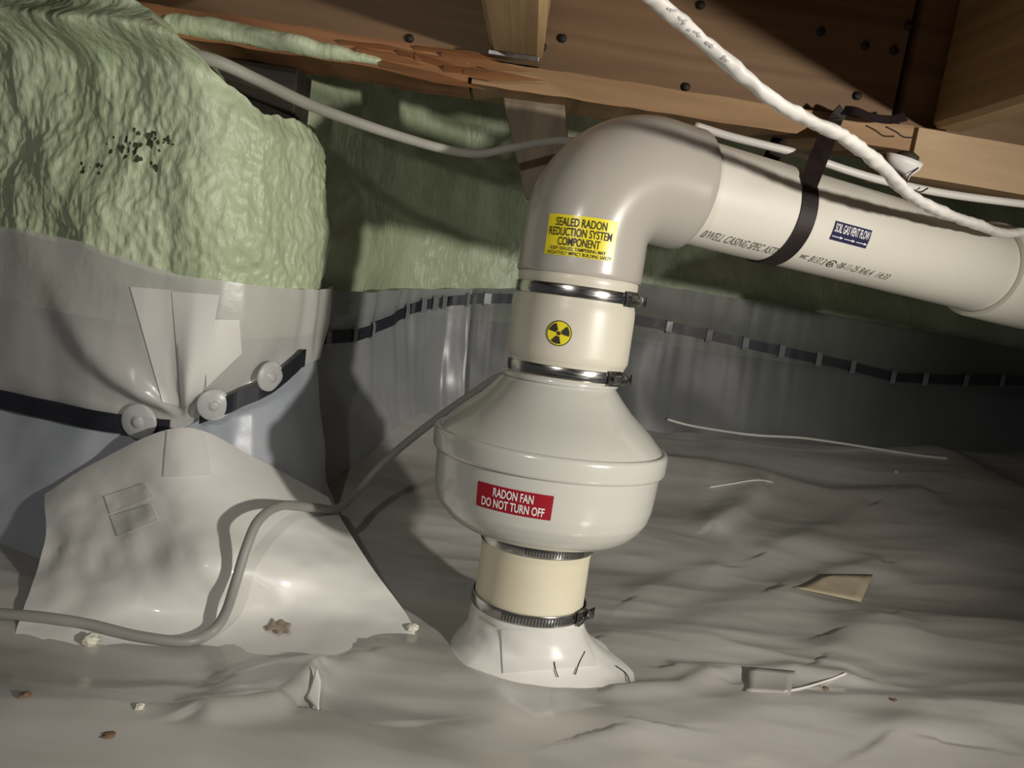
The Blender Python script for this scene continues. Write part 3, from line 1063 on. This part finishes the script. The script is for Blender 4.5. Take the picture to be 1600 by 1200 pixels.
# upper coupling ---------------------------------------------------------------
upc = empty('rubber_coupling', matrix=stack_m(.2655))
tag(upc, 'cream rubber coupling above the fan with yellow hazard sticker', 'pipe coupling', 'rubber couplings')
vs, fs = revolve([(.057, .0005), (.0612, .0005), (.0620, .0015), (.0622, .015), (.0640, .0195), (.0655, .022), (.0658, .028), (.0658, .072), (.0652, .079), (.0640, .083), (.0638, .099), (.0645, .1015), (.0645, .108), (.0636, .1095), (.058, .1095)], 96)
mesh('sleeve', vs, fs, RUB, upc)
clamp(upc, .0624, .0085, D(54), [D(38) + i * D(3.2) for i in range(3)])
clamp(upc, .0642, .0915, D(60), [D(46) + i * D(3.0) for i in range(3)])
mp0 = cyl_map(.0658, D(-9.5), .048, .0006)
cir = lambda r, n=40: [(r * cos(2 * pi * i / n), r * sin(2 * pi * i / n)) for i in range(n)]
st = disc_patch('hazard_sticker', [cir(.0128)], mp0, INKB, upc)
tag(st, 'round yellow and black radiation trefoil sticker')
disc_patch('yellow_disc', [cir(.0118)], cyl_map(.0658, D(-9.5), .048, .0010), YEL, st)
mp2 = cyl_map(.0658, D(-9.5), .048, .0014)
for ang in (138, 18, 258):
    a0, a1 = D(ang - 29), D(ang + 29)
    P = [(.0030 * cos(a0 + (a1 - a0) * i / 8), .0030 * sin(a0 + (a1 - a0) * i / 8)) for i in range(9)]
    Q = [(.0106 * cos(a1 - (a1 - a0) * i / 12), .0106 * sin(a1 - (a1 - a0) * i / 12)) for i in range(13)]
    disc_patch('trefoil_blade', [P + Q], mp2, INKB, st)
disc_patch('trefoil_hub', [cir(.0020, 20)], mp2, INKB, st)

# pipe line --------------------------------------------------------------------
P1 = at(1150, 318, .945)
P2 = at(1500, 412, 1.085)
PD = (P2 - P1).normalized()
# closest approach of pipe line to stack axis
w0 = P1 - A
bq, dq, eq = PD.dot(AX), PD.dot(w0), AX.dot(w0)
tp = (bq * eq - dq) / (1 - bq * bq)
ts = (eq - bq * dq) / (1 - bq * bq)
K = ((P1 + PD * tp) + (A + AX * ts)) / 2
print('elbow corner s', ts, 'gap', ((P1 + PD * tp) - (A + AX * ts)).length, 'pipe dir', PD)
# elbow -------------------------------------------------------------------------
s0 = .374
el = empty('pipe_elbow', matrix=stack_m(s0))
tag(el, 'smooth white pipe elbow toned grey for shade, with a yellow label', 'pipe elbow')
inv = el.matrix_world.inverted()
kl = inv @ K
pdl = (inv.to_3x3() @ PD).normalized()
kz = kl.z
rb = .073
start = Vector((0, 0, 0))
endl = kl + pdl * .114
ang = pdl.angle(Vector((0, 0, 1)))
tl_ = rb * math.tan(ang / 2)
c1 = Vector((0, 0, kz - tl_))
c2 = kl + pdl * tl_
nrm_in = (pdl - Vector((0, 0, 1)) * pdl.z).normalized()
cen = c1 + nrm_in * rb
path = [(start, .0655), (Vector((0, 0, .0015)), .0668)]
path += [(Vector((0, 0, c1.z * q)), .0672) for q in (.1, .3, .5, .7, .85)]
na = 22
for i in range(na + 1):
    a = ang * i / na
    p = cen - nrm_in * (rb * cos(a)) + Vector((0, 0, 1)) * (rb * sin(a))
    off = kl * 0
    path.append((p + (kl - Vector((0, 0, kz))) * (i / na), .0672 + .0012 * sin(pi * i / na)))
Ld = (endl - c2).length
for q in (.25, .5, .75, .97):
    path.append((c2 + pdl * Ld * q, .0668))
path += [(endl, .0655), (endl, .0575)]
pts_ = [p for p, r in path]
fr = frames(pts_, Vector((0, -1, 0)))
vs, n_ = [], 72
for (p, t, nn, b), (_, r) in zip(fr, path):
    if (p - endl).length < 1e-6: 
        t = pdl
        nn = (nn - t * nn.dot(t)).normalized(); b = t.cross(nn)
    for j in range(n_):
        a = 2 * pi * j / n_
        vs.append(p + nn * r * cos(a) + b * r * sin(a))
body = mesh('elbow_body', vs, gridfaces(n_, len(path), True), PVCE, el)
vs, fs = revolve([(.0672, .0), (.0686, .0006), (.0690, .002), (.0690, .006), (.0684, .0076), (.0670, .008)], 96)
zl = .028
mp = cyl_map(.0674, D(-2.5), zl + .0085, .0008)
yl = label_patch('warning_label', .0715, .0400, mp, YEL, el, 26)
tag(yl, 'yellow label with dark lettering')
mpt = cyl_map(.0674, D(-2.5), zl + .0085, .0013)
text(yl, 'SEALED RADON', .0510, .0080, -.001, .0130, mpt, INKB, .014)
text(yl, 'REDUCTION SYSTEM', .0640, .0080, -.001, .0035, mpt, INKB, .014)
text(yl, 'COMPONENT', .0420, .0080, -.001, -.0060, mpt, INKB, .014)
text(yl, 'KEEP SEALED, TAMPERING MAY', .0560, .0034, -.001, -.0130, mpt, INKB, .012)
text(yl, 'NEGATIVELY IMPACT BUILDING SAFETY', .0650, .0034, .001, -.0175, mpt, INKB, .012)

# vent pipe ----------------------------------------------------------------------
pz_ = PD
px_ = (Vector((0, 0, 1)).cross(PD)).normalized()      # horizontal, away or towards
if px_.y > 0: px_ = -px_                               # towards camera
pu_ = pz_.cross(px_).normalized()
if pu_.z < 0: pu_ = -pu_
org = K + PD * .104
PM = Matrix((px_, pu_, pz_)).transposed().to_4x4()
PM.translation = org
vp = empty('vent_pipe', matrix=PM)
tag(vp, 'white plastic vent pipe running right from the elbow under the beam', 'pipe')
def ring_cyl(prof, n=72):
    vs = []
    for r, z in prof:
        for i in range(n):
            a = 2 * pi * i / n
            vs.append((r * cos(a), r * sin(a), z))
    return vs, gridfaces(n, len(prof), True)
RP = .0572
vs, fs = ring_cyl([(RP, 0), (RP, .15), (RP, .3), (RP, .42), (RP, 1.3)])
mesh('pipe_wall', vs, fs, PVC, vp)
# mapping on the pipe: u along the axis, angle measured from the camera-facing side, up positive
def pipe_map(z0, th0, lift):
    def f(u, v):
        a = th0 + v / RP
        return Vector(((RP + lift) * cos(a), (RP + lift) * sin(a), z0 + u))
    return f
def pipe_uv(px, py):
    """axial position and angle of a pixel on the pipe"""
    d = ray(px, py)
    im = PM.inverted()
    o = im @ CAM
    dd = (im.to_3x3() @ d)
    a = dd.x ** 2 + dd.y ** 2
    b = 2 * (o.x * dd.x + o.y * dd.y)
    c = o.x ** 2 + o.y ** 2 - RP ** 2
    disc = b * b - 4 * a * c
    t = (-b - sqrt(max(disc, 0))) / (2 * a)
    h = o + dd * t
    return h.z, atan2(h.y, h.x)
u0, t0 = pipe_uv(1330, 367)
ua, _ = pipe_uv(1301, 361); ub, _ = pipe_uv(1359, 373)
fw = abs(ub - ua)
lb = label_patch('flow_label', fw, .0212, pipe_map(u0, t0, .0007), NAVY, vp, 6)
tag(lb, 'navy label with white lettering and arrows')
mpt = pipe_map(u0, t0, .0012)
text(lb, 'SOIL GAS VENT FLOW', fw * .93, .0094, 0, .0038, mpt, INKW, .012)
for i in range(3):
    cx = (-.33 + .33 * i) * fw
    hw = fw * .15
    y0 = -.0062
    disc_patch('flow_arrow', [[(cx - hw, y0 - .0004), (cx + hw * .6, y0 - .0004), (cx + hw * .6, y0 + .0004), (cx - hw, y0 + .0004)],
                              [(cx + hw * .45, y0 - .0015), (cx + hw, y0), (cx + hw * .45, y0 + .0015)]], mpt, INKW, lb)
ua, ta = pipe_uv(1097, 366); ub, tb = pipe_uv(1240, 398)
text(vp, '0/WELL CASING SPEC ASTM F480', ub - ua, .0125, (ub - ua) / 2, 0, pipe_map(ua, (ta + tb) / 2, .0004), INKG, .0, .15, 'pipe_print')
for s_, pa, pb, hh, bo in (('WC', (1250, 400), (1262, 402), .0066, .02), ('B137.3', (1266, 404), (1290, 409), .0105, 0), ('08-11-25', (1311, 414), (1341, 421), .0105, 0), ('R4L4', (1345, 422), (1363, 427), .0105, 0), ('14:33', (1371, 429), (1389, 433), .0105, 0)):
    ua, ta = pipe_uv(*pa); ub, tb = pipe_uv(*pb)
    text(vp, s_, ub - ua, hh, (ub - ua) / 2, 0, pipe_map(ua, (ta + tb) / 2, .0004), INKG, bo, .1, 'pipe_print')
ua, ta = pipe_uv(1299, 412)
mpc = pipe_map(ua, ta, .0004)
segs = []
for i in range(20):
    a0, a1 = D(25) + i * D(310) / 20, D(25) + (i + 1) * D(310) / 20
    segs.append([(.0062 * cos(a0), .0062 * sin(a0)), (.0062 * cos(a1), .0062 * sin(a1)), (.0048 * cos(a1), .0048 * sin(a1)), (.0048 * cos(a0), .0048 * sin(a0))])
disc_patch('pipe_print', segs, mpc, INKB, vp)
text(vp, 'SA', .0072, .0050, 0, 0, mpc, INKB, .02, 0, 'pipe_print')
text(vp, 'R', .0022, .0026, .0085, .001, mpc, INKG, 0, 0, 'pipe_print')

# pipe socket at the right end
uh, _ = pipe_uv(1590, 430)
cp = empty('pipe_socket', matrix=PM @ Matrix.Translation((0, 0, uh)))
tag(cp, 'white pipe socket joining the vent pipe at the right edge', 'pipe coupling')
vs, fs = ring_cyl([(RP + .0006, 0), (.0615, 0), (.0640, .0010), (.0646, .003), (.0650, .06), (.0646, .11), (.0630, .1112), (RP + .0006, .1115)])
edge_sharp(mesh('socket_body', vs, fs, PVC, cp), 50)

# hanger strap ---------------------------------------------------------------------
us_, _ = pipe_uv(1262, 335)
ctr = PM @ Vector((0, 0, us_))
nailp = at(1300, 196, .9)
for _ in range(6): nailp = at(1300, 196, beam_xy(nailp.x) - .003)
sp = []
def rimp(a, rr=RP + .0013): return PM @ Vector((rr * cos(a), rr * sin(a), us_))
nl = PM.inverted() @ nailp
backtop = Vector((ctr.x + .02, beam_xy(ctr.x) + .055, .640))
bl = PM.inverted() @ backtop
top_ang = atan2(nl.y, nl.x) - math.acos(RP / math.hypot(nl.x, nl.y))
end_ang = atan2(bl.y, bl.x) + math.acos(RP / math.hypot(bl.x, bl.y)) - 2 * pi
for i in range(10):
    sp.append(nailp.lerp(rimp(top_ang), i / 10))
for i in range(41):
    sp.append(rimp(top_ang + i / 40 * (end_ang - top_ang)))
for i in range(1, 9):
    sp.append(rimp(end_ang).lerp(backtop, i / 8))
tailp = [at(1415, 183, 1.0), at(1390, 187, .995), at(1362, 183, .985), at(1338, 174, .985), at(1318, 172, .995)]
tail = crom(tailp, 6)
def ribbon(name, pts, hw, th, mt, parent, widths, org):
    vs = []
    for i, p in enumerate(pts):
        t = (pts[min(i + 1, len(pts) - 1)] - pts[max(0, i - 1)]).normalized()
        wd = widths[i]
        wd = (wd - t * wd.dot(t)).normalized()
        nn = t.cross(wd)
        vs += [p + wd * hw + nn * th / 2 - org, p - wd * hw + nn * th / 2 - org, p - wd * hw - nn * th / 2 - org, p + wd * hw - nn * th / 2 - org]
    fs = gridfaces(4, len(pts), True) + [(3, 2, 1, 0), tuple(4 * (len(pts) - 1) + k for k in range(4))]
    return mesh(name, vs, fs, mt, parent, False)
hs = empty('pipe_hanger_strap', nailp)
tag(hs, 'black plastic hanger strap looped under the vent pipe', 'strap')
ribbon('strap_loop', sp, .0112, .0016, STRAPM, hs, [PD] * len(sp), nailp)
ribbon('strap_tail', tail, .0055, .0016, STRAPM, hs, [Vector((0, .6, 1))] * len(tail), nailp)
fold_ = crom([at(1318, 172, .995), at(1306, 184, .998), nailp + Vector((0, -.002, 0))], 4)
ribbon('strap_fold', fold_, .0095, .0016, STRAPM, hs, [PD] * len(fold_), nailp)
vs, k = [], 14
for h, rr in ((0, .0052), (-.0022, .0050), (-.0030, .0030)):
    for j in range(k):
        a = 2 * pi * j / k
        vs.append((rr * cos(a) - .001, h - .007, rr * sin(a) + .009))
mesh('strap_screw', vs, gridfaces(k, 3, True) + [tuple(range(2 * k, 3 * k))], STEEL, hs)

# sheet boot round the foot of the stack -----------------------------------------------
fc = A + AX * (-.05)
bootc = Vector((A.x, A.y, 0))
topc = A + AX * .009 - fx * .004
lob = [(-180, .085), (-120, .082), (-85, .086), (-62, .100), (-36, .108), (-20, .098), (10, .094), (32, .106), (48, .125), (62, .160), (76, .150), (92, .110), (125, .085), (180, .085)]
vs, nth, nr_ = [], 120, 26
for i in range(nr_):
    t = i / (nr_ - 1)
    for j in range(nth):
        th = 360 * j / nth - 180
        rbm = float(np.interp(th, [l[0] for l in lob], [l[1] for l in lob]))
        a = D(th)
        dirv = (fx * sin(a) - fy * cos(a))
        tr = t ** 2.5
        r = .0632 + (rbm - .0632) * tr
        r += .0022 * float(noise(a * 2.5, t * 5, 3.0)) * min(1, t * 4)
        ctrp = topc.lerp(Vector((bootc.x, bootc.y, 0)), t)
        p = Vector((ctrp.x, ctrp.y, 0)) + Vector((dirv.x, dirv.y, 0)).normalized() * r
        zb = gz(p.x, p.y) - .002 if t > .9 else 0
        zt = topc.z + (dirv.z * r)
        zfloor = gz(p.x, p.y) - (.004 if t < .97 else .010)
        p.z = zt + (zfloor - zt) * (1 - (1 - t) ** 1.25)
        vs.append(p)
fs = [tuple(reversed(f)) for f in gridfaces(nth, nr_, True)]
boot = mesh('sheet_boot', vs, fs, SHEETW, None, True, bootc)
tag(boot, 'creased white sheet boot flaring out below the lowest hose clamp', 'pipe boot')
# taped flap on the boot front
boot_pt = caster(boot)
tape_on([(783, 984), (912, 982), (935, 1040), (786, 1052)], boot_pt, 'white tape wrapped across the front of the sheet boot', lift=.0016, n=16)

for q_ in ([(866, 1034), (868, 1046), (872, 1058)], [(914, 1018), (905, 1036), (899, 1054)], [(962, 1040), (978, 1052), (984, 1066)]):
    pp_ = [boot_pt(*w_) for w_ in q_]
    tube('tear_line', [p - bootc + (CAM - p).normalized() * .0022 for p in pp_], .0006, SLOT, boot, 5, 5)

# ------------------------------------------------------------------ cables
def cable_ground(px, lift):
    out = []
    for x, y in px:
        p, n = surf_pt(x, y, True)
        out.append(p + Vector((0, 0, lift)))
    return out
pts = cable_ground([(-60, 962), (0, 968), (70, 974), (140, 985), (215, 1003), (290, 1011), (330, 995)], .0062)
pts += [at(352, 958, .772), at(368, 910, .775), at(385, 855, .79), at(405, 812, .815), at(440, 790, .86), (at(490, 793, .93)), at(528, 794, .99), at(560, 766, 1.05), at(600, 722, 1.07), at(670, 664, 1.05), at(735, 618, 1.00), at(790, 586, .965), at(850, 588, .945)]
gc = tube('grey_cable', pts, .0054, GCAB, None, 14, 10)
tag(gc, 'grey power cable from the floor at left up to the fan', 'cable')
pts = [at(190, 66, 1.0), at(265, 80, .965), at(335, 95, .955), at(400, 124, .97), at(480, 162, .97), at(560, 192, .97), at(640, 218, .975), at(700, 234, .98), at(750, 240, .985), at(800, 231, .99), at(870, 220, 1.0), at(940, 225, 1.01)]
wc = tube('white_cable', pts, .0068, FCAB, None, 14, 10, 1.0, lambda t, r: r * (1.25 - .55 * min(1, t * 1.3)))
tag(wc, 'off-white cable sagging from the green foam to behind the elbow', 'cable')
pts = [at(985, -30, .53), at(1030, 6, .56), at(1105, 70, .60), (at(1200, 150, .62)), at(1265, 188, .655), at(1320, 215, .69), at(1380, 262, .75), at(1420, 303, .81), at(1470, 330, .875), at(1530, 352, .955), at(1570, 364, 1.01), at(1640, 358, 1.06)]
def tw(t, r): return r * (.80 + .28 * t) * (1 + .07 * sin(t * 64) + .12 * float(noise(t * 30, 3.3, 1.0)))
nm = tube('white_cable', pts, .0074, WCAB, None, 16, 16, .72, tw)
for v_ in nm.data.vertices:
    q_ = v_.co.copy()
    v_.co = q_ + Vector((float(noise(q_.x * 95, q_.y * 95, q_.z * 95)), float(noise(q_.x * 95, q_.y * 95, q_.z * 95 + 9)), float(noise(q_.x * 95 + 7, q_.y * 95, q_.z * 95)))) * .0022
tag(nm, 'crinkled white cable crossing in front of the beam and vent pipe', 'cable')
# worn, no longer readable ink blots on the near part of that cable
pr_ = crom(pts, 16)
cab_pt = caster(nm)
rb_ = random.Random(5)
for k0, (px, py, ln) in enumerate(((1050, 14, 15), (1066, 32, 12), (1085, 51, 20), (1108, 68, 12), (1137, 93, 16))):
    vs, fs = [], []
    for b_ in range(5):
        ox, oy = rb_.uniform(-.5, .5) * ln, rb_.uniform(-3, 3)
        cx_, cy_ = px + ox * .78 - oy * .6, py + ox * .62 + oy * .78
        b0 = len(vs)
        k = 7
        for j_ in range(k):
            a = 2 * pi * j_ / k
            rr = rb_.uniform(1.2, 3.0)
            p, n = cab_pt(cx_ + rr * 1.5 * cos(a), cy_ + rr * sin(a), True)
            vs.append(p + (CAM - p).normalized() * .0008 - nm.location)
        fs.append(tuple(range(b0, b0 + k)))
    mesh('ink_blot', vs, fs, INKF, nm, False)
pts = [at(1085, 196, .985), at(1140, 213, .985), at(1200, 228, .985), at(1250, 241, .988), at(1330, 268, .995), at(1400, 287, 1.005), at(1500, 306, 1.02), at(1660, 326, 1.04)]
tc_ = tube('white_cable', pts, .0048, WCAB, None, 12, 8)
tag(tc_, 'thin white cable running along under the plate behind the vent pipe', 'cable')

# ------------------------------------------------------------------ scraps on the sheet
def crumb(name, px, py, r, mt, label, cat, flat=.6, seed=0):
    c = surf_pt(px, py)
    vs, n_, m_ = [], 9, 6
    rnd = random.Random(seed)
    for i in range(m_):
        ph = pi * i / (m_ - 1)
        for j in range(n_):
            a = 2 * pi * j / n_
            k = 1 + .45 * float(noise(cos(a) * sin(ph) * 2 + seed, sin(a) * sin(ph) * 2, cos(ph) * 2 + seed * 3.1)) + rnd.uniform(-.12, .12)
            vs.append((c.x + r * k * sin(ph) * cos(a), c.y + r * k * sin(ph) * sin(a), c.z + r * flat * .7 + r * flat * k * cos(ph)))
    o = mesh(name, vs, gridfaces(n_, m_, True), mt, None, False, c)
    tag(o, label, cat)
    return o
crumb('foam_crumb', 141, 1006, .0085, CRUMB, 'pale foam crumb beside the grey cable at lower left', 'crumb', .7, 1)
crumb('foam_crumb', 645, 983, .007, CRUMB, 'small white crumb at the lower tip of the draped sheet', 'crumb', .5, 2)
crumb('foam_crumb', 218, 1107, .004, CRUMB, 'tiny pale crumb on the sheet at lower left', 'crumb', .6, 3)
crumb('dirt_clod', 40, 1088, .0045, DIRT, 'small brown clod near the lower left edge', 'dirt', .5, 4)
crumb('dirt_clod', 170, 1150, .0050, DIRT, 'flat reddish clod on the sheet at the bottom left', 'dirt', .3, 5)
crumb('dirt_clod', 1290, 1076, .0035, DIRT, 'dark speck beside the long fold right of the boot', 'dirt', .4, 6)
crumb('dirt_clod', 1398, 1095, .0035, DIRT, 'dark speck at the right end of the lower fold', 'dirt', .4, 7)
crumb('foam_crumb', 1400, 738, .004, CRUMB, 'tiny pale crumb far back on the sheet at right', 'crumb', .5, 8)

def ground_patch(name, poly, mt, label, cat, lift=.0015, n=10):
    """thin irregular piece lying on the ground sheet, outline given in pixels"""
    cx = sum(p[0] for p in poly) / len(poly); cy = sum(p[1] for p in poly) / len(poly)
    vs = [surf_pt(cx, cy) + Vector((0, 0, lift + .001))]
    out = []
    m = len(poly)
    for i in range(m):
        a, b = poly[i], poly[(i + 1) % m]
        for j in range(4):
            out.append((a[0] + (b[0] - a[0]) * j / 4, a[1] + (b[1] - a[1]) * j / 4))
    k = len(out)
    for f in (.34, .67, 1.0):
        vs += [surf_pt(cx + (p[0] - cx) * f, cy + (p[1] - cy) * f) + Vector((0, 0, lift)) for p in out]
    fs = [(0, 1 + i, 1 + (i + 1) % k) for i in range(k)]
    for r in range(2):
        fs += [(1 + r * k + i, 1 + (r + 1) * k + i, 1 + (r + 1) * k + (i + 1) % k, 1 + r * k + (i + 1) % k) for i in range(k)]
    o = mesh(name, vs, fs, mt, None, True, vs[0])
    o.modifiers.new('thickness', 'SOLIDIFY').thickness = .0006
    return tag(o, label, cat)
ground_patch('dirt_smear', [(413, 982), (421, 978), (425, 968), (431, 975), (440, 970), (447, 975), (455, 977), (450, 984), (454, 992), (442, 989), (434, 994), (428, 986), (418, 988)], SMEAR, 'brown dirt smear on the sheet near the cable bend', 'dirt')
def flap(name, base, tipz, mt, label):
    """torn flap: quad whose far edge lifts off the ground"""
    a, b, c_, d_ = [on_ground(*p[:2], .002) for p in base]
    c_ = c_ + Vector((0, 0, tipz)); d_ = d_ + Vector((0, 0, tipz))
    vs, n_ = [], 6
    for i in range(n_ + 1):
        for j in range(n_ + 1):
            u, v = j / n_, i / n_
            q = (a * (1 - u) + b * u) * (1 - v) + (d_ * (1 - u) + c_ * u) * v
            q.z += -.35 * tipz * sin(pi * v)
            vs.append(q)
    o = mesh(name, vs, gridfaces(n_ + 1, n_ + 1), mt, None, True, a)
    o.modifiers.new('thickness', 'SOLIDIFY').thickness = .0008
    return tag(o, label, 'flap')
flap('sheet_flap', [(478, 1092), (498, 1112), (500, 1078), (493, 1056)], .007, SHEETW, 'upturned white sheet corner at the lower left fold')
flap('paper_flap', [(1240, 920), (1345, 942), (1362, 905), (1290, 905)], .006, PAPER, 'tan torn paper flap on the sheet at right')
flap('sheet_flap', [(1165, 1082), (1235, 1085), (1240, 1058), (1170, 1052)], .006, SHEETF, 'square torn sheet flap in the long fold right of the boot')

# white tubes put in for light caught along creases of the ground sheet
foot_pt = caster(fl, film3)
pts = [foot_pt(*q) for q in ((1042, 655), (1075, 664), (1120, 672), (1180, 680), (1250, 684), (1310, 692), (1380, 703), (1440, 712), (1480, 716))]
pts = [p + (CAM - p).normalized() * .004 for p in pts]
sr = tube('crease_glint', pts, .0028, SHEETW, None, 8, 6)
tag(sr, 'thin painted seam ridge along the foot of the back wall at right', 'glint')
pts = [on_ground(*q, .001) for q in ((1108, 762), (1140, 757), (1180, 751), (1208, 754))]
tag(tube('crease_glint', pts, .0016, SHEETW, None, 8, 6), 'short painted glint on a crease just right of the fan rim', 'glint')
pts = [on_ground(*q, .001) for q in ((1225, 1082), (1262, 1074), (1300, 1062), (1322, 1053))]
tag(tube('crease_glint', pts, .0012, SHEETW, None, 8, 6), 'painted glint line rising from the square sheet flap', 'glint')
